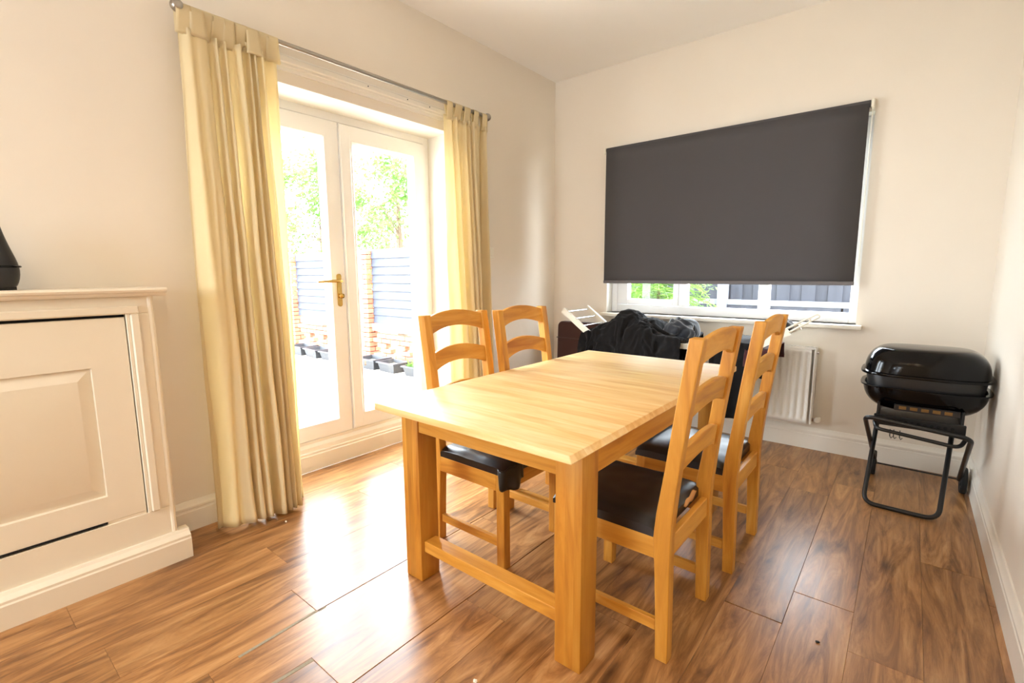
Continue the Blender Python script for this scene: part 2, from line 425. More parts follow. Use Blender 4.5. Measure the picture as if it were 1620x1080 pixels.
# ------------------------------------------------------------------ french doors (door_1)
d1 = sempty('door_1', (-.25, -2.11, 0), 'white upvc french doors with brass handle, opening to the deck')
def fbox(x0, x1, y0, y1, z0, z1, bev=.004):
    return MB().box(x0 + .25, x1 + .25, y0 + 2.11, y1 + 2.11, z0, z1, bev)
FB = -.31
def quadframe(nm, x0, x1, y0, y1, z0, z1, w, par, mat=UPVC, bev=.005):
    m = MB()
    X0, X1 = x0 + .25, x1 + .25; Y0, Y1 = y0 + 2.11, y1 + 2.11
    outer = [(Y0, z0), (Y1, z0), (Y1, z1), (Y0, z1)]; inner = [(Y0 + w, z0 + w), (Y1 - w, z0 + w), (Y1 - w, z1 - w), (Y0 + w, z1 - w)]
    bev_in = [(Y0 + w - .012, z0 + w - .012), (Y1 - w + .012, z0 + w - .012), (Y1 - w + .012, z1 - w + .012), (Y0 + w - .012, z1 - w + .012)]
    for i in range(4):
        j = (i + 1) % 4
        for (A, B, C_, D_) in (((X1, *outer[i]), (X1, *outer[j]), (X1, *bev_in[j]), (X1, *bev_in[i])), ((X1, *bev_in[i]), (X1, *bev_in[j]), (X1 - .012, *inner[j]), (X1 - .012, *inner[i])),
                               ((X1 - .012, *inner[i]), (X1 - .012, *inner[j]), (X0, *inner[j]), (X0, *inner[i])), ((X0, *inner[i]), (X0, *inner[j]), (X0, *outer[j]), (X0, *outer[i])), ((X0, *outer[i]), (X0, *outer[j]), (X1, *outer[j]), (X1, *outer[i]))):
            m.add([A, B, C_, D_], [(0, 1, 2, 3)])
    return m.build(nm, mat, par, smooth=20)
quadframe('door_frame', -.31, -.25, DY0 + .005, DY1 - .005, .135, DZ - .004, .058, d1)
for nm, y0, y1 in (('leaf', -2.826, -2.113), ('leaf', -2.107, -1.396)):
    lf = quadframe(nm, -.305, -.236, y0, y1, .193, 2.207, .108, d1)
    g = fbox(-.275, -.269, y0 + .107, y1 - .107, .301, 2.099, 0).build('pane', GLASS, lf)
    gm = MB()
    for (a, b, c_, d_) in ((y0 + .104, y0 + .110, .297, 2.103), (y1 - .110, y1 - .104, .297, 2.103), (y0 + .104, y1 - .104, .297, .303), (y0 + .104, y1 - .104, 2.097, 2.103)):
        gm.box(-.262 + .25, -.257 + .25, a + 2.11, b + 2.11, c_, d_)
    gm.build('gasket', GASKET, lf)
    if y0 < -2.5: leafL = lf
    else: leafR = lf
fbox(-.24, -.222, -2.105, -2.03, .195, 2.205, .006).build('meeting_strip', UPVC, leafR)
# handle: plate, lever, cylinder
hy, hz = -2.160 + 2.11, 0
pl = MB()
outline = arc(0, 1.043 + .015, .015, PI, 2 * PI, 8) + arc(0, 1.257 - .015, .015, 0, PI, 8)
pl.prism(outline, lambda p, q, a: (a, hy + p, q), .0141, .024)
pl = pl.build('handle_plate', BRASS, leafL)
MB().tube(round_path([(.02, hy, 1.209), (.062, hy, 1.209), (.064, hy - .04, 1.211), (.056, hy - .17, 1.207)], .02), [.009] * 7 + [.0095] * 6 + [.007], 10).build('lever', BRASS, leafL)
MB().lathe([(.012, 0), (.012, .018), (.016, .02), (.016, .03), (.006, .033), (0, .033)], 14, Matrix.Translation((.022, hy, 1.113)) @ Matrix.Rotation(PI / 2, 4, 'Y')).build('thumb_turn', BRASS, leafL)
fbox(-.237, -.228, -2.03 - .006 + .04, -2.03 + .004 + .04, .62, .66, .002).build('hinge_stop', UPVC, leafR)

# ------------------------------------------------------------------ window (window_1)
w1 = sempty('window_1', (1.49, .1, .9), 'white upvc window behind the charcoal roller blind')
def wbox(x0, x1, y0, y1, z0, z1, bev=.004): return MB().box(x0 - 1.49, x1 - 1.49, y0 - .1, y1 - .1, z0 - .9, z1 - .9, bev)
m = MB()
for b in ((WX0, WX0 + .06, WZ0, WZ1), (2.366, WX1, WZ0, WZ1), (WX0 + .06, 2.366, WZ0, .968), (WX0 + .06, 2.366, WZ1 - .07, WZ1), (1.183, 1.25, .968, WZ1 - .07), (1.79, 1.864, .968, WZ1 - .07)):
    m.box(b[0] - 1.49, b[1] - 1.49, 0, .07, b[2] - .9, b[3] - .9, .006)
m.build('window_frame', UPVC, w1)
sash = MB()
for b in ((.632, .732, .972, 2.17), (1.142, 1.183, .972, 2.17), (.732, 1.142, .972, 1.022), (.732, 1.142, 2.12, 2.17)):
    sash.box(b[0] - 1.49, b[1] - 1.49, -.015, .05, b[2] - .9, b[3] - .9, .006)
sash = sash.build('sash', UPVC, w1)
wbox(.73, 1.145, .125, .131, 1.02, 2.125, 0).build('pane', GLASS, sash)
wbox(1.25, 1.79, .135, .141, .966, 2.182, 0).build('pane', GLASS, w1)
wbox(1.864, 2.366, .135, .141, .966, 2.182, 0).build('pane', GLASS, w1)
MB().box(.535 - 1.49, 2.452 - 1.49, -.165, .004, -.028, 0, .006, seg=2).build('window_sill', TRIMW, w1)
m = MB(); m.box(WX0, WX0 + .003, 0, .1, WZ0, WZ1); m.box(WX1 - .003, WX1, 0, .1, WZ0, WZ1); m.box(WX0, WX1, 0, .1, WZ1 - .003, WZ1)
struct(m.build('trim_4', TRIMW))

w2 = sempty('fill_window', (.75, YB - .1, RZ0), 'unseen white upvc window added behind the camera for fill light')
m = MB()
for b in ((RX0, RX0 + .06, RZ0, RZ1), (RX1 - .06, RX1, RZ0, RZ1), (RX0 + .06, RX1 - .06, RZ0, RZ0 + .06), (RX0 + .06, RX1 - .06, RZ1 - .06, RZ1), (.72, .78, RZ0 + .06, RZ1 - .06)):
    m.box(b[0] - .75, b[1] - .75, -.035, .035, b[2] - RZ0, b[3] - RZ0, .006)
m.build('window_frame', UPVC, w2)
for a, b in ((.26, .72), (.78, 1.24)): MB().box(a - .75, b - .75, -.003, .003, .06, RZ1 - RZ0 - .06).build('pane', GLASS, w2)

# ------------------------------------------------------------------ garden outside
gr = struct(MB().box(-14, 9, -9, 12, -.5, -.32).build('ground', GROUND))
deck = struct(MB().box(-7.0, -.34, -5.0, .42, -.3, -.13).build('deck', DARKIN), 'pale timber deck outside the french doors')
dm = MB().box(-3.33, 3.33, -.068, .068, -.026, 0, .004).mesh('deck_board', 0)
for i in range(38):
    link('deck_board', dm, DECKM, deck, (-3.68, -4.9 + i * .14, -.10))
YF = .5
gw = sempty('garden_wall', (-4, YF, -.3), 'low perforated brick wall with piers along the deck')
bmm = MB().box(-.105, .105, -.05, .05, -.0315, .0315, .005).mesh('brick', 0)
def brick(x, z, y=0, rot=0):
    o = link('brick', bmm, BRICK, gw, (x + 4, y, z + .3)); o.rotation_euler.z = rot
PIERS = (-1.47, -3.77, -6.07)
for c in range(10):
    z = -.26 + c * .0735
    if z > .40: break
    hole = c in (6,)
    for i in range(26):
        x = -7.4 + i * .22 + (.11 if c % 2 else 0)
        if any(abs(x - p) < .18 for p in PIERS): continue
        if c in (5, 6):      # honeycomb courses: every other brick left out
            if i % 2: continue
            x += .0
        brick(x, z)
for p in PIERS:
    for c in range(26):
        z = -.26 + c * .0735
        if c % 2: brick(p, z, -.055); brick(p, z, .055)
        else: brick(p - .055, z, 0, PI / 2); brick(p + .055, z, 0, PI / 2)
MB().box(-3.5, 2.9, -.035, .035, 0, .34).build('mortar_core', MORTAR, gw)
cpm = MB().box(-.105, .105, -.08, .08, -.05, .05, .006).mesh('coping_stone', 0)
for i in range(28):
    x = -7.4 + i * .216
    if any(abs(x - p) < .2 for p in PIERS): continue
    link('coping_stone', cpm, CAPM, gw, (x + 4, 0, .455 + .3))
fm = MB().box(-1.04, 1.04, -.011, .011, -.068, .068, .003).mesh('fence_board', 0)
for bi, bx in enumerate((-2.62, -4.92)):
    f = thing('garden_fence', ('blue-grey horizontal board fence panel seen through the right-hand glass door', 'blue-grey horizontal board fence panel seen through the left-hand glass door')[bi], 'fence', (bx, YF, .51), group='fence panels between brick piers')
    for k in range(9):
        o = link('fence_board', fm, FENCEP, f, (0, 0, .07 + k * .121)); o.rotation_euler.x = math.radians(-9)
    for s in (-1, 1): MB().box(s * .98 - .02, s * .98 + .02, .02, .05, 0, 1.1, .003).build('batten', FENCEP, f)

def tub(x, y, rz, s, plant, label):
    t = thing('planter_tub', label, 'planter', (x, y, -.10), rz, 'black plastic planter tubs on the deck')
    m = MB(); a, b, h, th = .21 * s, .15 * s, .15 * s, .012
    k = .82
    ro = lambda z: (a * (k + (1 - k) * z), b * (k + (1 - k) * z))
    vs = []; 
    for (inset, z) in ((0, 0), (0, 1), (-.02, 1), (-.02, .9), (0, .9)): pass
    rings = [(ro(0)[0], ro(0)[1], 0), (ro(.85)[0], ro(.85)[1], h * .85), (ro(1)[0] + .018, ro(1)[1] + .018, h * .86), (ro(1)[0] + .018, ro(1)[1] + .018, h), (ro(1)[0] - th, ro(1)[1] - th, h), (ro(.6)[0] - th, ro(.6)[1] - th, h * .6)]
    for (p, q, z) in rings: vs += [(-p, -q, z), (p, -q, z), (p, q, z), (-p, q, z)]
    fs = [(i * 4 + j, i * 4 + (j + 1) % 4, (i + 1) * 4 + (j + 1) % 4, (i + 1) * 4 + j) for i in range(5) for j in range(4)] + [(3, 2, 1, 0)]
    m.add(vs, fs).build('tub', PLASTB, t, smooth=20)
    p, q, z = rings[5]; MB().add([(-p, -q, z), (p, -q, z), (p, q, z), (-p, q, z)], [(0, 1, 2, 3)]).build('soil', GROUND, t)
    if plant:
        m = MB()
        for i in range(60):
            x_, y_ = random.uniform(-p, p), random.uniform(-q, q); hh = random.uniform(.05, .16); an = random.uniform(0, 6.3); dx, dy = math.cos(an) * .02, math.sin(an) * .02
            m.add([(x_, y_, z), (x_ + dx, y_ + dy, z + hh * .5), (x_ + dx * 2.5, y_ + dy * 2.5, z + hh), (x_ - dy, y_ + dx, z + hh * .55)], [(0, 1, 2, 3)])
        m.build('leaves', LEAF, t)['kind'] = 'stuff'
tub(-3.32, .20, .05, 1.0, False, 'black planter tub, left of the pair seen through the right-hand glass door')
tub(-2.86, .22, -.04, .92, False, 'black planter tub, right of the pair seen through the right-hand glass door')
tub(-2.33, .24, .02, .9, True, 'black planter tub with green seedlings, seen low at the right edge of the glass')
tub(-5.35, .20, .03, 1.0, False, 'black planter tub seen at the far left through the left-hand glass door')
tub(-4.86, .21, -.05, .95, False, 'second black planter tub from the left, through the left-hand glass door')
tub(-4.42, .23, .04, .9, False, 'black planter tub against the dark gasket of the left-hand glass door')

def tree(x, y, h, rad, n, seed, label):
    rng = random.Random(seed)
    t = thing('tree', label, 'tree', (x, y, -.32), 0, 'garden trees beyond the fence')
    MB().tube([(0, 0, 0), (.05, .02, h * .3), (-.04, .05, h * .6), (.02, 0, h * .85)], [.12, .1, .07, .02], 8).build('trunk', BARK, t)
    m = MB(); tips = []
    for i in range(16):
        a = rng.uniform(0, 6.28); z0 = h * rng.uniform(.22, .7); L = rad * rng.uniform(.6, 1.)
        e = (math.cos(a) * L, math.sin(a) * L, z0 + rng.uniform(.1, .8)); tips.append(Vector(e))
        m.tube([(0, 0, z0), (e[0] * .5, e[1] * .5, z0 + (e[2] - z0) * .65), e], [.018, .010, .004], 5)
    m.build('branches', BARK, t)
    m = MB(); cl = []
    for i in range(70):
        a = rng.uniform(0, 6.28); rr = rad * math.sqrt(rng.random()); zz = rng.uniform(.2, 1.0)
        k = math.sin(min(1, max(0, (zz - .12) / .9)) * PI) ** .5
        cl.append((Vector((math.cos(a) * rr * k, math.sin(a) * rr * k, h * zz)), rad * rng.uniform(.16, .32)))
    for i in range(n):
        c, s = rng.choice(cl); p = c + Vector((rng.gauss(0, s * .6), rng.gauss(0, s * .6), rng.gauss(0, s * .5)))
        d1_ = Vector((rng.gauss(0, 1), rng.gauss(0, 1), rng.gauss(0, .6))).normalized() * rng.uniform(.04, .075)
        d2 = d1_.orthogonal().normalized(); d2.rotate(Matrix.Rotation(rng.uniform(0, 6.28), 3, d1_)); d2 *= d1_.length * .5
        m.add([p - d1_, p + d2, p + d1_, p - d2], [(0, 1, 2, 3)])
    f = m.build('foliage', LEAF, t, smooth=0); f['kind'] = 'stuff'
tree(-9.4, 3.0, 4.4, 1.9, 12000, 1, 'dense leafy tree above the fence in the left-hand glass door')
tree(-6.2, 3.0, 4.1, 1.15, 5500, 2, 'light green leafy tree above the fence at the meeting of the doors')
tree(-3.9, 3.2, 3.3, .7, 2200, 3, 'thin pale leafy tree above the fence in the right-hand glass door')

# back garden seen under the blind
bf = thing('back_fence', 'grey vertical board fence seen through the window under the blind', 'fence', (1.2, 2.5, -.32))
vm = MB().box(-.068, .068, -.01, .01, .35, 2.1, .002).mesh('fence_board', 0)
for i in range(44):
    o = link('fence_board', vm, FENCEV, bf, (-3. + i * .128, .022 * (i % 2), 0))
MB().box(-3.1, 3.2, -.07, -.012, 1.17, 1.235, .004).build('rail', POSTG, bf)
gbm = MB().box(-1.03, 1.03, -.045, .0, 0.05, 1.172, .004).mesh('gravel_board', 0)
for x in (-2.2, -.12, 1.96): link('gravel_board', gbm, FENCEV, bf, (x, -.02, 0))
for x in (-.33, 2.6): MB().box(x - .055, x + .055, -.11, -.0, 0, 2.15, .006).build('fence_post', POSTG, bf)

cs = thing('conifer_shrub', 'bright green feathery conifer outside the window under the blind', 'shrub', (.48, 1.35, -.32))
MB().tube([(0, 0, 0), (0, .02, .9), (.02, 0, 1.7)], [.05, .035, .008], 8).build('stem', BARK, cs)
m = MB(); rng = random.Random(5)
for i in range(260):
    z0 = rng.uniform(.25, 1.65); a = rng.uniform(0, 6.28); L = (1.12 - .32 * z0) * rng.uniform(.65, 1.05)
    d = Vector((math.cos(a), math.sin(a), 0)); sd = Vector((-d.y, d.x, 0)); prev = Vector((0, 0, z0))
    for k in range(1, 13):
        t = k / 12; p = Vector((0, 0, z0)) + d * L * t + Vector((0, 0, .22 * t - .30 * t * t))
        for s in (-1, 1):
            for q in range(2):
                ll = .11 * (1.1 - t) + .035; tip = p + sd * s * ll + d * ll * rng.uniform(.4, .9) + Vector((0, 0, rng.uniform(-.05, .02)))
                m.add([p, (p + tip) / 2 + Vector((0, 0, .006)) + d * .007, tip, (p + tip) / 2 - d * .007], [(0, 1, 2, 3)])
        m.add([prev, p + sd * .004, p - sd * .004], [(0, 1, 2)]); prev = p
m.build('foliage', NEEDLE, cs, smooth=0)['kind'] = 'stuff'

# ------------------------------------------------------------------ built-in cupboard
cb = thing('built_in_cupboard', 'cream built-in cupboard with panelled door, boxed out from the left wall', 'cupboard', (0, -3.3, 0))
FX = .232                                       # face of the carcass
cy = lambda y: y + 3.3
def cbx(nm, x0, x1, y0, y1, z0, z1, bev=.003, par=None, mat=CUPB): return MB().box(x0, x1, cy(y0), cy(y1), z0, z1, bev).build(nm, mat, par or cb)
YE = -4.75
m = MB(); m.box(.002, .2, cy(YE), cy(-3.312), .0, 1.17); m.build('carcass', CUPB, cb)
prof = [(.002, 1.17), (.255, 1.17), (.262, 1.176), (.265, 1.184), (.276, 1.188), (.28, 1.196), (.276, 1.204), (.002, 1.204)]
MB().prism(prof, lambda p, q, a: (p, a, q), cy(YE), cy(-3.266)).build('top_shelf', CUPB, cb, smooth=25)
prof = [(.2, 0), (.272, 0), (.272, .088), (.268, .094), (.268, .104), (.262, .11), (.25, .118), (.244, .128), (.2, .128)]
MB().prism(prof, lambda p, q, a: (p, a, q), cy(YE), cy(-3.268)).build('plinth', CUPB, cb, smooth=25)
cbx('bottom_rail', .2, FX, YE, -3.318, .12, .25)
cbx('top_rail', .2, FX, YE, -3.318, 1.1, 1.17)
cbx('stile', .2, FX, -3.395, -3.318, .25, 1.1)
m = MB(); m.tube([(FX - .006, cy(-3.318), .125), (FX - .006, cy(-3.318), 1.17)], .012, 10); m.build('corner_bead', CUPB, cb)
# stepped moulding round the door
m = MB()
m.box(FX - .004, FX + .014, cy(YE), cy(-3.36), 1.10, 1.132, .005); m.box(FX - .004, FX + .014, cy(-3.392), cy(-3.36), .25, 1.10, .005)
m.box(FX - .004, FX + .006, cy(-3.405), cy(-3.392), .25, 1.10, .002)
m.build('door_moulding', CUPB, cb)
def rings(rs):
    m = MB(); vs = []
    for (x, y0, y1, z0, z1) in rs: vs += [(x, cy(y0), z0), (x, cy(y1), z0), (x, cy(y1), z1), (x, cy(y0), z1)]
    fs = [(i * 4 + j, i * 4 + (j + 1) % 4, (i + 1) * 4 + (j + 1) % 4, (i + 1) * 4 + j) for i in range(len(rs) - 1) for j in range(4)]
    return m, vs, fs
FD = FX - .002
m, vs, fs = rings([(.2005, YE, -3.408, .262, 1.088), (FD - .002, YE, -3.408, .262, 1.088), (FD, YE + .002, -3.410, .264, 1.086), (FD, -4.6, -3.530, .368, .897), (FD - .013, -4.6, -3.533, .371, .894)])
dr = m.add(vs, fs).build('door', CUPB, cb, smooth=20)
m, vs, fs = rings([(FD - .0135, -4.6, -3.532, .370, .895), (FD - .001, -4.56, -3.574, .41, .852), (FD, -4.558, -3.577, .413, .849)])
fs.append((8, 9, 10, 11)); m.add(vs, fs).build('raised_panel', CUPB, dr, smooth=20)
cbx('door_gap', .203, .21, YE, -3.405, 1.086, 1.1, 0, None, DARKIN)
cbx('bottom_gap', .206, FX + .001, YE, -3.54, .256, .262, 0, None, DARKIN)
cbx('door_foot', .206, FX - .004, -3.54, -3.408, .242, .263, .002)

# black trainer on the shelf
sh = thing('shoe', 'black shoe standing on the cupboard shelf at the left edge', 'shoe', (.13, -3.80, 1.204))
def shoe_ring(t, z):
    # outline of a shoe, length along -y; t angle
    L = .155; W = .05; c, s = math.cos(t), math.sin(t)
    return Vector((W * s * (1.0 + .15 * c), -.03 + L * c, z))
m = MB(); vs = []; NS = 28
levels = [(0, .80, 0), (.014, .9, 0), (.04, .97, 0), (.07, 1.0, 0), (.10, .97, .05), (.13, .90, .14), (.16, .83, .26), (.20, .75, .38), (.235, .70, .46)]
for (z, k, sh_) in levels:
    for i in range(NS):
        p = shoe_ring(2 * PI * i / NS, z); y = p.y * k
        if y < 0: y *= (1 - sh_)
        vs.append((p.x * (k if z > .06 else 1), y, z - max(0, .0) + (.0 if i else 0)))
fs = [(a * NS + i, a * NS + (i + 1) % NS, (a + 1) * NS + (i + 1) % NS, (a + 1) * NS + i) for a in range(len(levels) - 1) for i in range(NS)] + [tuple(range(NS))[::-1]]
m.add(vs, fs); subsurf(m.build('upper', BLACKV, sh, smooth=180), 1)
m = MB(); m.prism([(shoe_ring(2 * PI * i / NS, 0).x * .95, shoe_ring(2 * PI * i / NS, 0).y * .86) for i in range(NS)], lambda p, q, a: (p, q, a), 0, .012); m.build('sole', RUBBER, sh)
m = MB(); m.tube([shoe_ring(t_ / 20 * PI - PI / 2, .085) for t_ in range(21)], .004, 6); m.build('heel_trim', ENAMEL, sh)

# ------------------------------------------------------------------ dining table
TX, TY, TW, TL, TH = 1.552, -2.039, .90, 1.627, .76
tb = thing('dining_table', 'chunky rectangular oak dining table with thick square legs', 'table', (TX, TY, 0))
top = MB().box(-TW / 2, TW / 2, -TL / 2, TL / 2, TH - .028, TH, .004, seg=2)
# worn, chipped near corner
top.v = [(x - .012, y + .01, z - .006) if (x > TW / 2 - .006 and y < -TL / 2 + .006 and z > TH - .01) else (x, y, z) for (x, y, z) in top.v]
top.build('tabletop', TOPW, tb)
ix, iy, lg = .027, .106, .097
for sx in (-1, 1):
    for sy in (-1, 1):
        x1 = sx * (TW / 2 - ix); y1 = sy * (TL / 2 - iy)
        MB().box(min(x1, x1 - sx * lg), max(x1, x1 - sx * lg), min(y1, y1 - sy * lg), max(y1, y1 - sy * lg), 0, TH - .028, .004, seg=2).build('leg', LEGW, tb)
XA, YA = TW / 2 - ix, TL / 2 - iy
for s in (-1, 1):
    MB().box(-XA + lg, XA - lg, min(s * (YA - .006), s * (YA - .034)), max(s * (YA - .006), s * (YA - .034)), .635, TH - .028, .002).build('apron', WX, tb)
    MB().box(min(s * (XA - .006), s * (XA - .034)), max(s * (XA - .006), s * (XA - .034)), -YA + lg, YA - lg, .635, TH - .028, .002).build('apron', WY, tb)
    yc = s * (YA - lg / 2)
    MB().box(-XA + lg, XA - lg, yc - .032, yc + .032, .125, .172, .003).build('stretcher', WX, tb)

# ------------------------------------------------------------------ dining chairs (back towards +x)
CD, CW, PS = .435, .43, .043                    # depth, width, post size
def back_x(z):                                  # rear face of the post leans back above the seat
    if z < .42: return CD / 2 + .006 * (.42 - z) / .42
    t = (z - .42) / .65
    return CD / 2 + .075 * t ** 1.35
def make_chair():
    c = thing('dining_chair', 'x', 'chair', group='ladder-back oak dining chairs')
    for s in (-1, 1):
        y0, y1 = (s * CW / 2, s * (CW / 2 - PS)) if s < 0 else (CW / 2 - PS, CW / 2)
        zs = [0, .15, .3, .42, .5, .58, .66, .74, .82, .9, .98, 1.065]; vs = []
        for z in zs:
            xb = back_x(z); d = PS * (1.0 if z > .1 else .96) + .012 * math.exp(-((z - .43) / .15) ** 2)
            vs += [(xb - d, y0, z), (xb, y0, z), (xb, y1, z), (xb - d, y1, z)]
        n = len(zs); fs = [(i * 4 + j, i * 4 + (j + 1) % 4, (i + 1) * 4 + (j + 1) % 4, (i + 1) * 4 + j) for i in range(n - 1) for j in range(4)] + [(3, 2, 1, 0), tuple((n - 1) * 4 + k for k in range(4))]
        o = MB().add(vs, fs).build('back_post', WZ, c, smooth=30)
        bv = o.modifiers.new('bevel', 'BEVEL'); bv.width = .003; bv.segments = 2; bv.limit_method = 'ANGLE'
        MB().box(-CD / 2, -CD / 2 + .042, min(y0, y1), max(y0, y1), 0, .42, .003).build('front_leg', WZ, c)
        yr = s * (CW / 2 - .012)
        MB().box(-CD / 2 + .042, CD / 2 - .043, yr - .011, yr + .011, .348, .42, .002).build('seat_rail', WX, c)
        MB().box(-CD / 2 + .042, CD / 2 - .042, s * (CW / 2 - .021) - .010, s * (CW / 2 - .021) + .010, .092, .130, .002).build('stretcher', WX, c)
    yi = CW / 2 - PS
    for x in (-CD / 2 + .014, CD / 2 - .018): MB().box(x - .011, x + .011, -yi, yi, .348, .42, .002).build('seat_rail', WY, c)
    for (zb, zt, rise, nm) in ((.972, 1.052, .032, 'crest_rail'), (.802, .882, .034, 'back_slat'), (.628, .706, .034, 'back_slat')):
        m = MB(); N = 14; vs = []
        for i in range(N + 1):
            u = -1 + 2 * i / N; y = u * (yi + .004); a = rise * (1 - u * u) ; bx_ = .012 * (1 - u * u)
            for (z, dx) in ((zb + a, -.031), (zb + a, -.011), (zt + a * .85, -.011), (zt + a * .85, -.031)): vs.append((back_x(z) + dx + bx_, y, z))
        fs = [(i * 4 + j, i * 4 + (j + 1) % 4, (i + 1) * 4 + (j + 1) % 4, (i + 1) * 4 + j) for i in range(N) for j in range(4)] + [(3, 2, 1, 0), tuple(N * 4 + k for k in range(4))]
        o = m.add(vs, fs).build(nm, WY, c, smooth=40)
        bv = o.modifiers.new('bevel', 'BEVEL'); bv.width = .003; bv.segments = 2; bv.limit_method = 'ANGLE'
    # padded seat
    m = MB()
    def pad(u, v):
        x = -CD / 2 - .006 + u * (CD - .035); y = -CW / 2 + .002 + v * (CW - .004)
        e = min(u, 1 - u) * CD; g = min(v, 1 - v) * CW
        h = .466 + .012 * min(1, e / .12) * min(1, g / .12) - .016 * math.exp(-e / .012) - .016 * math.exp(-g / .012)
        h += .004 * fbm(x * 9, y * 9, 3.)
        return (x, y, h)
    NU = 20; m.grid(pad, NU, NU)
    rim = [i for i in range(NU + 1)] + [(j * (NU + 1) + NU) for j in range(1, NU + 1)] + [NU * (NU + 1) + i for i in range(NU - 1, -1, -1)] + [j * (NU + 1) for j in range(NU - 1, 0, -1)]
    b = len(m.v); lo = [(m.v[i][0], m.v[i][1], .418) for i in rim]; m.v += lo; n = len(rim)
    m.f += [(rim[i], rim[(i + 1) % n], b + (i + 1) % n, b + i) for i in range(n)]; m.f.append(tuple(range(b, b + n)))
    # notch the rear corners round the posts
    m.v = [(x, y, z) if not (x > CD / 2 - .05 and abs(y) > CW / 2 - PS) else (CD / 2 - .046, y, z) for (x, y, z) in m.v]
    m.build('seat_pad', BLACKV, c, smooth=50)
    return c
ch = make_chair()
SPOTS = [('oak ladder-back chair nearest the camera, black seat torn at its side', 1.948, -2.320, 0),
         ('oak ladder-back chair on the radiator side, second from the camera', 1.978, -1.690, .0),
         ('oak ladder-back chair by the glass doors with torn vinyl hanging from its seat', 1.226, -2.268, PI),
         ('oak ladder-back chair by the right-hand cream curtain, farthest along the left side', 1.300, -1.838, PI)]
chairs = []
for i, (lab, x, y, rz) in enumerate(SPOTS):
    o = ch if i == 0 else copy_tree(ch)
    chairs.append(o); o.location = (x, y, 0); o.rotation_euler.z = rz; o['label'] = lab
# tear in the near chair's seat, showing foam
m = MB(); zc_ = .452
pts = [(.150, -.2), (.0, 0)]
m = MB()
def tear(u, v):
    y = .015 + u * .125; w = math.sin(u * PI) ** .7 * .017 * (1 + .4 * math.sin(u * 11))
    return (CD / 2 - .0402 + .0015 * math.sin(v * PI), y, .438 + u * .012 + (v - .5) * 2 * w)
m.grid(tear, 14, 4); solidify(m.build('tear', FOAM, chairs[0]), .003, 0)
# hanging torn vinyl on the chair by the doors (front near corner in its local frame)
def flap(x0, y0, w, l, seed):
    m = MB()
    def f(u, v):
        ang = -PI / 2 * (1 - u)  # wrap round the corner
        k = (u - .5) * 2 * w
        x = x0 - .006 - .012 * v + .012 * math.sin(u * 9 + seed) * v
        y = y0 + k
        zz = .452 - v * l * (1 - .55 * abs(u - .55)) + .004 * math.sin(u * 13)
        if k > 0 and y > CW / 2 - .004: x += (y - CW / 2 + .004); y = CW / 2 + .006 + .012 * v + .006 * math.sin(u * 15)
        return (x, y, zz)
    m.grid(f, 16, 8); return m
solidify(flap(-CD / 2, CW / 2 - .05, .075, .10, 1.).build('torn_vinyl', BLACKV, chairs[2], smooth=60), .002)
solidify(flap(-CD / 2, -CW / 2 + .07, .03, .05, 2.).build('torn_vinyl', BLACKV, chairs[2], smooth=60), .002)

# ------------------------------------------------------------------ radiator
rd = thing('radiator', 'white ribbed panel radiator under the window', 'radiator', (1.66, 0, .2))
RX = .555
m = MB(); N = 25; prof = []
for i in range(N * 8 + 1):
    x = -RX + .02 + (2 * RX - .04) * i / (N * 8); ph = (i % 8) / 8
    prof.append((x, -.10 + .014 * (0, .2, .8, 1, 1, .8, .2, 0)[i % 8]))
def rib(z0, z1, flat):
    vs = [(x, -.101 if flat else y, z) for z in (z0, z1) for x, y in prof]; n = len(prof)
    return vs, [(i, i + 1, n + i + 1, n + i) for i in range(n - 1)]
vs = []; n = len(prof); zl = [(0, 1), (.03, 1), (.05, 0), (.48, 0), (.50, 1), (.53, 1)]
for z, flat in zl: vs += [(x, -.100 if flat else y, z) for x, y in prof]
fs = [(a * n + i, a * n + i + 1, (a + 1) * n + i + 1, (a + 1) * n + i) for a in range(len(zl) - 1) for i in range(n - 1)]
m.add(vs, fs); solidify(m.build('front_panel', RADW, rd, smooth=40), .002, 0)
MB().box(-RX + .01, RX - .01, -.045, -.035, 0, .53, .003).build('rear_panel', RADW, rd)
for s in (-1, 1): MB().box(s * RX - .006 if s > 0 else -RX - .006, s * RX + .006 if s > 0 else -RX + .006, -.104, -.03, .0, .535, .004).build('side_panel', RADW, rd)
gm = MB()
gm.box(-RX, RX, -.104, -.098, .525, .54); gm.box(-RX, RX, -.038, -.032, .525, .54)
for i in range(56): 
    x = -RX + .012 + i * (2 * RX - .024) / 55; gm.box(x - .005, x + .005, -.1, -.036, .528, .537)
gm.build('top_grille', RADW, rd)
m = MB(); m.tube(round_path([(RX + .02, -.07, .03), (RX + .045, -.07, .03), (RX + .045, -.001, .03)], .015), .0075, 10); m.build('pipe', WHITEP, rd)
m = MB(); m.lathe([(.012, -.02), (.014, 0), (.017, .002), (.019, .012), (.019, .034), (.014, .04), (0, .04)], 14, Matrix.Translation((RX + .045, -.085, .04)) @ Matrix.Rotation(PI / 2, 4, 'X')); m.build('valve', WHITEP, rd)
MB().box(RX + .004, RX + .02, -.08, -.06, .018, .042, .003).build('valve_tail', CHROME, rd)
MB().lathe([(.008, 0), (.008, .012), (0, .014)], 10, Matrix.Translation((RX + .006, -.07, .5)) @ Matrix.Rotation(PI / 2, 4, 'Y')).build('bleed_plug', CHROME, rd)
for x in (-.35, .35): MB().box(x - .02, x + .02, -.036, -.001, .1, .42, .003).build('wall_bracket', RADW, rd)

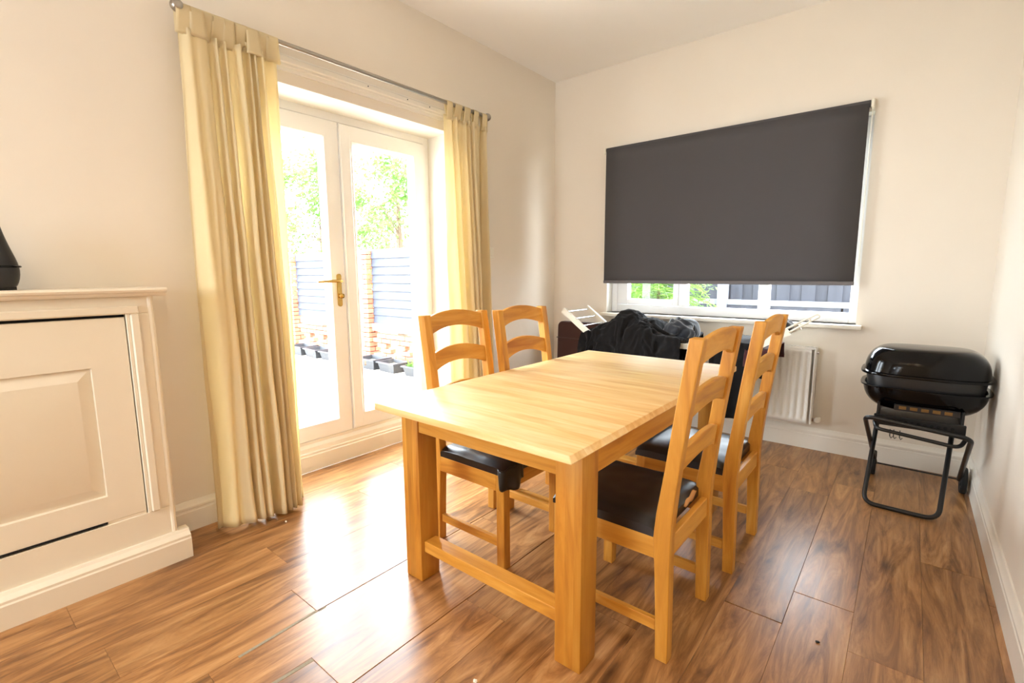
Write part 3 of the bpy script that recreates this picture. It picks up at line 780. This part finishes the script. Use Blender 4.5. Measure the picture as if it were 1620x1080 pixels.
# ------------------------------------------------------------------ roller blind
rb = thing('roller_blind', 'charcoal roller blind pulled down over most of the window', 'blind', (1.48, -.04, 2.285))
BX0, BX1, BZ0, BZ1 = .567 - 1.48, 2.394 - 1.48, 1.165 - 2.285, 0
MB().tube([(BX0, 0, 0), (BX1, 0, 0)], .021, 20).build('tube', BLIND, rb)
solidify(MB().grid(lambda u, v: (BX0 + .004 + (BX1 - BX0 - .008) * u, -.0215 - .002 * math.sin(v * 3), BZ1 + (BZ0 - BZ1) * v), 8, 16).build('fabric', BLIND, rb), .0008)
m = MB(); m.box(BX0 + .002, BX1 - .002, -.030, -.016, BZ0 - .004, BZ0 + .022, .004); m.build('bottom_bar', BLINDBAR, rb)
for s, x in ((-1, BX0), (1, BX1)):
    a, b = (x - .02, x - .004) if s < 0 else (x + .004, x + .02)
    m = MB(); m.box(a, b, -.022, .04, -.026, .026, .003); m.box(min(a, b + s * .014), max(b, a + s * .014), .032, .04, -.034, .034, .002); m.build('bracket', WHITEP, rb)
m = MB(); xc = BX1 + .012
m.tube([(xc, -.012, 0), (xc, -.012, -.98), (xc + .004, -.004, -1.0), (xc, .006, -.98), (xc, .006, 0)], .0018, 6); m.build('chain', WHITEP, rb)

# ------------------------------------------------------------------ curtain pole and curtains
PX, PZ, PY0, PY1 = .1, 2.418, -3.03, -1.09
cp = thing('curtain_pole', 'brushed steel curtain pole with ball finials above the glass doors', 'curtain pole', (PX, -2.06, PZ))
MB().tube([(0, PY0 + 2.06, 0), (0, PY1 + 2.06, 0)], .013, 16).build('pole', STEEL, cp)
for y, s in ((PY0 + 2.06, -1), (PY1 + 2.06, 1)):
    prof = [(.016, 0), (.016, .01), (.010, .014)] + [(.027 * math.sin(a), .04 - .027 * math.cos(a)) for a in [.4 + i * (PI - .4) / 10 for i in range(11)]]
    MB().lathe(prof, 20, Matrix.Translation((0, y, 0)) @ Matrix.Rotation(-s * PI / 2, 4, 'X')).build('finial', STEEL, cp)
for y in (PY0 + 2.06 + .06, PY1 + 2.06 - .05):
    m = MB(); m.tube([(-.099, y, -.0), (-.012, y, 0)], .007, 10); m.lathe([(.022, 0), (.022, .006), (.012, .01)], 16, Matrix.Translation((-.0985, y, 0)) @ Matrix.Rotation(PI / 2, 4, 'Y')); m.build('bracket', STEEL, cp)

def curtain(label, y0, y1, b0, b1, ntab, tw, zt, zb, seed, nf, xbot):
    """tab-top curtain: y0..y1 at the pole, b0..b1 at the hem"""
    rng = random.Random(seed)
    t = thing('curtain', label, 'curtain', (PX, (y0 + y1) / 2, 0), 0, 'cream tab-top curtains')
    yc = (y0 + y1) / 2
    ph = [rng.uniform(0, 6.28) for _ in range(6)]; am = [rng.uniform(.7, 1.3) for _ in range(nf + 2)]
    tabs = [(i + .5) / ntab for i in range(ntab)]
    def f(u, v):
        a = nf * 2 * PI * (u + .055 * math.sin(2 * PI * u * 1.3 + ph[0]) + .045 * math.sin(2 * PI * u * 2.7 + ph[5]) + .03 * v * math.sin(5 * u + ph[1]) + .022 * fbm(u * 3, v * 1.6, seed + 4, 2))
        k = am[int(u * nf) % len(am)]
        amp = (.018 + .036 * min(1, v * 1.4)) * (.75 + .5 * math.sin(3.1 * u + ph[2]) ** 2)
        e = min(1, min(u, 1 - u) / .04)
        x = amp * (math.sin(a) + .35 * math.sin(2 * a + ph[3] + 1.3 * v)) * (.4 + .6 * e) + xbot * v ** 1.6 * (.4 + .9 * math.sin(PI * min(1, u * 1.15)))
        yy = (y0 + (y1 - y0) * u) * (1 - v) + (b0 + (b1 - b0) * u) * v + .016 * math.sin(a * 1.0 + PI / 2 + ph[4]) * min(1, v * 2 + .2)
        x += .006 * fbm(u * 7, v * 4, seed, 3); yy += .006 * fbm(u * 5 + 9, v * 4, seed, 2)
        sag = min(abs(u - q) for q in tabs) * ntab
        z = zt - .012 * max(0, sag * 2 - .45) - .014 * fbm(u * 4, 0, seed * 1.7, 2) * (1 - v)
        z = z + (zb - z) * v + (.012 * math.sin(a) + .008 * fbm(u * 4, 3, seed)) * v ** 4
        x = max(x, -.07 if v < .9 else -.055)
        return (x, yy - yc, z)
    body = MB().grid(f, 170, 70).build('drape', CURT, t, smooth=180)
    solidify(body, .0012)
    hem = MB()
    hem.grid(lambda u, v: tuple(Vector(f(u, .965 + .03 * v)) + Vector((.0018, 0, 0))), 170, 2)
    for q in tabs:
        p = Vector(f(q, 0)); wob = rng.uniform(-.5, .5); hw = tw / 2 * rng.uniform(.85, 1.1)
        yq = p.y * .75 + (y0 + (y1 - y0) * q - yc) * .25
        def tf(u, v, p=p, hw=hw, wob=wob, yq=yq):
            # up the front, over the pole, down the back
            n = v * 3; s_ = (u - .5) * 2
            yb = p.y + s_ * hw * (1 + .15 * math.cos(v * PI * 2)); yp = yq + s_ * hw * .92
            if n < 1: a = n; x = p.x * (1 - a) + .0155 * a + .003; z = (p.z - .03) * (1 - a) + PZ * a; y = yb * (1 - a) + yp * a
            elif n < 2: th = (n - 1) * PI; x = .0155 * math.cos(th) + .003 * (1 - (n - 1) * 2); z = PZ + .0155 * math.sin(th); y = yp
            else: a = n - 2; x = -.0155 - .003 + (p.x - .004 + .0155) * a; z = PZ * (1 - a) + (p.z - .03) * a; y = yp * (1 - a) + yb * a
            return (x + .004 * wob * s_ * math.sin(v * PI), y, z)
        solidify(MB().grid(tf, 5, 24).build('tab', CURT, t, smooth=180), .0014)
    return t
curtain('long cream tab-top curtain on the left of the glass doors', -3.075, -2.645, -3.105, -2.655, 9, .062, 2.335, .015, 3, 8, .075)
curtain('long cream tab-top curtain on the right, behind the two left-hand chairs', -1.50, -1.055, -1.475, -1.065, 5, .066, 2.338, .015, 11, 6, .02)

# ------------------------------------------------------------------ wall switch
sw = thing('wall_switch', 'small white switch plate on the wall beside the right-hand curtain', 'switch', (.0, -.93, 1.418))
MB().box(.0005, .009, -.043, .043, -.043, .043, .003).build('plate', WHITEP, sw); MB().box(.008, .013, -.012, .012, -.02, .02, .002).build('rocker', WHITEP, sw)

# ------------------------------------------------------------------ brown panel, drying rack and clothes
bp = thing('upholstered_panel', 'dark brown fabric panel with rounded corners standing behind the drying rack', 'panel', (.70, -.142, 0))
hw = .56; hh = .812
poly = [(-hw, 0), (hw, 0)] + arc(hw - .05, hh - .05, .05, 0, PI / 2, 6) + arc(-hw + .05 + .02, hh - .05, .05, PI / 2, PI, 6)
o = MB().prism(poly, lambda p, q, a: (p, a, q), -.03, .03).build('panel', BROWNC, bp); bv = o.modifiers.new('bevel', 'BEVEL'); bv.width = .008; bv.segments = 2; bv.limit_method = 'ANGLE'
m = MB(); m.tube([(-hw + .01, -.0315, .66), (hw - .01, -.0315, .66)], .004, 6); m.build('seam', BROWNC, bp)

ar = thing('drying_rack', 'white folding clothes drying rack with raised wings in front of the window', 'clothes airer', (1.25, -.36, 0))
ax = lambda x: x - 1.25
YN, YFa = -.24, .13                                  # near and far side bars (local)
def bar(nm, a, b, w=.017, h=.011, mat=WHITEP):
    a, b = Vector(a), Vector(b); d = (b - a).normalized(); s = Vector((0, 1, 0)); n = d.cross(s).normalized()
    vs = [p + s * i * h + n * j * w for p in (a, b) for i, j in ((-1, -1), (1, -1), (1, 1), (-1, 1))]
    return MB().add(vs, [(0, 1, 5, 4), (1, 2, 6, 5), (2, 3, 7, 6), (3, 0, 4, 7), (3, 2, 1, 0), (4, 5, 6, 7)]).build(nm, mat, ar)
ZA = .745
for y in (YN, YFa):
    bar('wing_bar', (ax(.50), y, .955), (ax(.76), y, .765), .021, .012); bar('side_bar', (ax(.72), y, ZA), (ax(1.92), y, ZA)); bar('wing_bar', (ax(1.88), y, .735), (ax(2.13), y, .892), .021, .012)
    m = MB(); m.tube(round_path([(ax(2.10), y, .868), (ax(2.24), y, .962), (ax(2.225), y, .980), (ax(2.09), y, .892)], .012), .006, 8); m.build('wing_handle', WHITEP, ar)
def rod(x, z, nm='rod'): MB().tube([(ax(x), YN, z), (ax(x), YFa, z)], .0055, 8).build(nm, CHROME, ar)
for i in range(4): k = .08 + i * .28; rod(.50 + .26 * k, .955 - .19 * k)
for i in range(9): rod(.80 + i * .135, ZA + .006)
for i in range(4): k = .1 + i * .26; rod(1.88 + .25 * k, .735 + .157 * k)
for y in (YN - .02, YFa + .02):
    m = MB(); m.tube([(ax(.85), y, ZA - .01), (ax(1.68), y, .01)], .009, 8); m.build('leg', WHITEP, ar)
    m = MB(); m.tube([(ax(1.68), y + .012, ZA - .01), (ax(.85), y + .012, .01)], .009, 8); m.build('leg', WHITEP, ar)

def garment(name, label, loc, fn, nu, nv, mat, wr, seed, amp=.02, freq=7.):
    m = MB(); m.grid(fn, nu, nv)
    me = m.mesh(name, 180); bm = bmesh.new(); bm.from_mesh(me); bm.normal_update()
    for v in bm.verts:
        p = v.co
        q = Vector((p.x * freq, p.y * freq, p.z * freq * .55 + seed))
        w = q + Vector((noise.noise(q * .7), noise.noise(q * .7 + Vector((3, 1, 7))), noise.noise(q * .6 + Vector((9, 4, 2))))) * 1.1
        n1 = noise.noise(w); n2 = 1 - abs(noise.noise(w * 1.7)) * 2.2; n3 = noise.noise(w * 3.6)
        v.co = p + v.normal * amp * (n1 * .9 + n2 * .55 + n3 * .3)
    bm.to_mesh(me); bm.free(); me.shade_smooth()
    o = link(name, me, mat, None, loc); solidify(o, .003); tag(o, label, 'clothes', 'laundry on the drying rack')
    return o
# heap of black clothes draped over the rack: inverted U section, lumpy along x
def pile(u, v):
    x = -.40 + .80 * u
    ridge = .775 + .165 * math.exp(-((x + .10) / .12) ** 2) + .095 * math.exp(-((x - .12) / .15) ** 2) + .06 * math.exp(-((x + .28) / .1) ** 2)
    ridge += .02 * fbm(x * 6, 1.)
    e = math.sin(PI * min(1, max(0, u)) ) ** .35 if 0 < u < 1 else 0
    ridge = .75 + (ridge - .75) * e
    s = (v - .5) * 2
    if s < -.35:  t = (-s - .35) / .65; return (x * (1 + .03 * t), -.285 - .012 * math.sin(t * 3) - .03 * t, .80 * (1 - t) + .42 * t - (1 - e) * .0 + .02 * math.sin(x * 14) * t)
    if s > .5:    t = (s - .5) / .5; return (x, .165 + .005 * t, .79 * (1 - t) + .55 * t)
    w = (s + .35) / .85; y = -.285 + w * .45
    return (x, y, .80 + (ridge - .79) * math.sin(PI * (w * .96 + .02)) ** .6)
garment('black_clothes', 'heap of crumpled black clothes draped over the drying rack', (1.09, -.36, 0), pile, 170, 130, BLACKC, 0, 2., .024, 10.)
def bundle(rx, ry, rz, cz):
    def f(u, v):
        a = 2 * PI * u; b = PI * v
        return (rx * math.sin(b) * math.cos(a), ry * math.sin(b) * math.sin(a), cz + rz * math.cos(b))
    return f
garment('grey_marl_garment', 'dark grey marl garment bunched at the right end of the black clothes', (1.40, -.40, 0), bundle(.105, .13, .075, .825), 60, 30, GREYC, 0, 5., .035, 9.)
garment('navy_garment', 'small dark striped garment bunched on the right wing of the drying rack', (2.03, -.36, 0), bundle(.08, .12, .045, .90), 50, 24, GREYC, 0, 8., .012, 12.)
def hang(hw_, yn, yf, zt, zb1, zb2):
    def f(u, v):
        x = -hw_ + 2 * hw_ * u; s = v
        if s < .45: t = 1 - s / .45; return (x, yn - .012 * t + .02 * math.sin(x * 30) * t, zt + (zb1 - zt) * t)
        if s > .6: t = (s - .6) / .4; return (x, yf + .01 * t + .02 * math.sin(x * 26) * t, zt + (zb2 - zt) * t)
        w = (s - .45) / .15; return (x, yn + (yf - yn) * w, zt + .012 * math.sin(PI * w))
    return f
garment('black_trousers', 'black trousers hanging from the rack between the two right-hand chairs', (1.80, -.36, 0), hang(.12, -.27, .15, .80, .30, .5), 40, 60, BLACKC, 0, 11., .012, 9.)
garment('maroon_cloth', 'dark maroon cloth hanging under the right wing of the rack', (1.965, -.36, 0), hang(.07, -.272, .19, .765, .66, .66), 30, 40, MAROONC, 0, 14., .010, 9.)
garment('pink_cloth', 'pale pink cloth on the rack just right of the top rail of the nearest chair', (1.70, -.36, 0), hang(.055, -.10, .05, .765, .66, .6), 30, 50, PINKC, 0, 17., .008, 9.)

# ------------------------------------------------------------------ barbecue
bq = thing('barbecue', 'black folding charcoal barbecue on wheels in the right-hand corner', 'barbecue', (2.775, -.56, 0))
bxl = lambda x: x - 2.775; byl = lambda y: y + .56
def sup(t, a, b, n=3.2):
    c, s = math.cos(t), math.sin(t)
    return (a * math.copysign(abs(c) ** (2 / n), c), b * math.copysign(abs(s) ** (2 / n), s))
def shell(levels, seg=56, cap0=True, cap1=False):
    m = MB(); vs = []
    for (a, b, z, n) in levels:
        for i in range(seg): x, y = sup(2 * PI * i / seg, a, b, n); vs.append((x, y, z))
    fs = [(j * seg + i, j * seg + (i + 1) % seg, (j + 1) * seg + (i + 1) % seg, (j + 1) * seg + i) for j in range(len(levels) - 1) for i in range(seg)]
    if cap0: fs.append(tuple(range(seg))[::-1])
    if cap1: fs.append(tuple((len(levels) - 1) * seg + i for i in range(seg)))
    return m.add(vs, fs)
A_, B_ = .258, .20
cur = lambda k: math.sqrt(max(0, 1 - k * k))
bowl = [(A_ * (.55 + .45 * math.sin(t)), B_ * (.5 + .5 * math.sin(t)), .515 + .125 * (1 - math.cos(t)), 3.2) for t in [i * PI / 2 / 9 for i in range(10)]]
bowl += [(A_ + .012, B_ + .012, .640, 3.4), (A_ + .012, B_ + .012, .647, 3.4), (A_ - .006, B_ - .006, .647, 3.4), (A_ - .03, B_ - .03, .60, 3.2), (A_ * .5, B_ * .5, .53, 3.2)]
shell(bowl, cap1=True).build('bowl', ENAMEL, bq, smooth=50)
shell([(A_ - .018, B_ - .018, .63, 3.3), (A_ - .010, B_ - .010, .70, 3.3), (A_ - .014, B_ - .014, .715, 3.3)], cap0=True, cap1=True).build('wind_shield', BLKMET, bq, smooth=50)
lid = [(A_ + .014, B_ + .014, .706, 3.4), (A_ + .016, B_ + .016, .712, 3.4), (A_ + .014, B_ + .014, .718, 3.4), (A_ + .0, B_ + .0, .721, 3.3)]
lid += [(A_ * (.62 + .38 * math.cos(t)), B_ * (.55 + .45 * math.cos(t)), .722 + .128 * math.sin(t) ** .9, 3.0) for t in [i * PI / 2 / 10 for i in range(1, 10)]]
lid += [(A_ * .58, B_ * .5, .851, 2.8), (A_ * .3, B_ * .25, .854, 2.6)]
shell(lid, cap0=False, cap1=True).build('lid', ENAMEL, bq, smooth=50)
# tray with vent slots under the bowl
MB().box(bxl(2.59), bxl(2.945), byl(-.745), byl(-.40), .47, .482, .003).build('ash_tray', BLKMET, bq)
m = MB(); m.box(bxl(2.585), bxl(2.95), byl(-.76), byl(-.745), .445, .50, .003); tr = m.build('front_tray_panel', BLKMET, bq)
for i in range(11):
    x = bxl(2.64) + i * .026; MB().lathe([(.008, 0), (.008, .002), (0, .002)], 10, Matrix.Translation((x, byl(-.7605), .475)) @ Matrix.Rotation(PI / 2, 4, 'X')).build('vent_hole', DARKIN, tr)
vp = MB().box(bxl(2.665), bxl(2.925), byl(-.742), byl(-.734), .53, .562, .002).build('vent_plate', BLKMET, bq)
for i in range(5): MB().box(bxl(2.685) + i * .045, bxl(2.685) + i * .045 + .03, byl(-.7425), byl(-.7415), .538, .554).build('vent_slot', plain('gold_reflection_metal', srgb(128, 98, 58), .5, .8), vp)  # gold reflections on the slots, put in as a metal colour
for x in (2.60, 2.935): MB().box(bxl(x) - .006, bxl(x) + .006, byl(-.74), byl(-.40), .48, .56, .002).build('bowl_bracket', BLKMET, bq)
P = lambda x, y, z: (bxl(x), byl(y), z)
r_ = .0115
MB().tube(round_path([P(2.60, -.38, .49), P(2.575, -.80, .0125), P(2.885, -.81, .0125), P(2.93, -.38, .49)], .06, 8), r_, 12).build('foot_frame', BLKMET, bq)
MB().tube(round_path([P(2.60, -.27, .075), P(2.548, -.80, .49), P(2.968, -.82, .455), P(2.985, -.29, .075)], .05, 8), r_, 12).build('handle_frame', BLKMET, bq)
MB().tube(round_path([P(2.59, -.74, .455), P(2.60, -.80, .432), P(2.93, -.81, .40), P(2.955, -.74, .43)], .04, 8), .0095, 12).build('front_handle', BLKMET, bq)
MB().tube([P(2.585, -.27, .075), P(3.02, -.29, .075)], .005, 8).build('axle', BLKMET, bq)
for x, y in ((2.59, -.27), (3.003, -.29)):
    prof = [(.0, -.014), (.03, -.014), (.034, -.009), (.062, -.012), (.07, -.014), (.075, -.008), (.075, .008), (.07, .014), (.062, .012), (.034, .009), (.03, .014), (0, .014)]
    MB().lathe(prof, 28, Matrix.Translation(P(x, y, .075)) @ Matrix.Rotation(PI / 2, 4, 'Y')).build('wheel', RUBBER, bq)
for x in (2.66, 2.675, 2.70): 
    m = MB(); m.tube([P(x, -.785, .435), P(x, -.79, .40), P(x + .006, -.79, .388), P(x + .012, -.79, .398)], .0022, 6); m.build('utensil_hook', BLKMET, bq)

# ------------------------------------------------------------------ ceiling downlights behind the camera, crumbs on the floor
for i, (x, y) in enumerate(((1.5, -4.6), (2.05, -4.6), (2.6, -4.6), (1.5, -5.6), (2.05, -5.6), (2.6, -5.6))):
    t = thing('ceiling_light', 'recessed downlight behind the camera, ' + ('front row, ' if i < 3 else 'rear row, ') + ('nearest the left wall', 'in the middle', 'nearest the right wall')[i % 3], 'ceiling light', (x, y, ZC), 0, 'recessed downlights')
    MB().lathe([(.03, -.001), (.045, -.001), (.047, -.006), (.036, -.010), (.03, -.004)], 24).build('bezel', CHROME, t)
    MB().lathe([(0, -.003), (.03, -.003), (.03, -.0005), (0, -.0005)], 20).build('lamp_glass', LAMPE, t)
    d = bpy.data.lights.new('lamp', 'SPOT'); d.energy = DOWNLIGHT_POWER; d.color = (1, .76, .48); d.shadow_soft_size = .03; d.spot_size = math.radians(150); d.spot_blend = 1
    o = bpy.data.objects.new('lamp', d); C.objects.link(o); o.parent = t; o.location = (0, 0, -.02)

for i, (x, y, s, lab) in enumerate(((1.735, -2.97, .007, 'tiny pale crumb on the floor left of the near table leg'), (1.86, -2.93, .006, 'tiny pale crumb beside the foot of the near table leg'), (2.535, -2.12, .006, 'tiny dark crumb on the shiny plank'), (.30, -2.86, .006, 'tiny white crumb on the floor below the left-hand curtain'))):
    bm = bmesh.new(); bmesh.ops.create_icosphere(bm, subdivisions=1, radius=s)
    for v in bm.verts: v.co = Vector((v.co.x * 1.3, v.co.y * .8, max(-s * .5, v.co.z * .6))) + Vector((random.uniform(-.15, .15) * s,) * 3)
    me = bpy.data.meshes.new('crumb'); bm.to_mesh(me); bm.free()
    o = link('crumb', me, DARKIN if i == 2 else WHITEP, None, (x, y, s * .5)); tag(o, lab, 'crumb', 'crumbs on the floor')
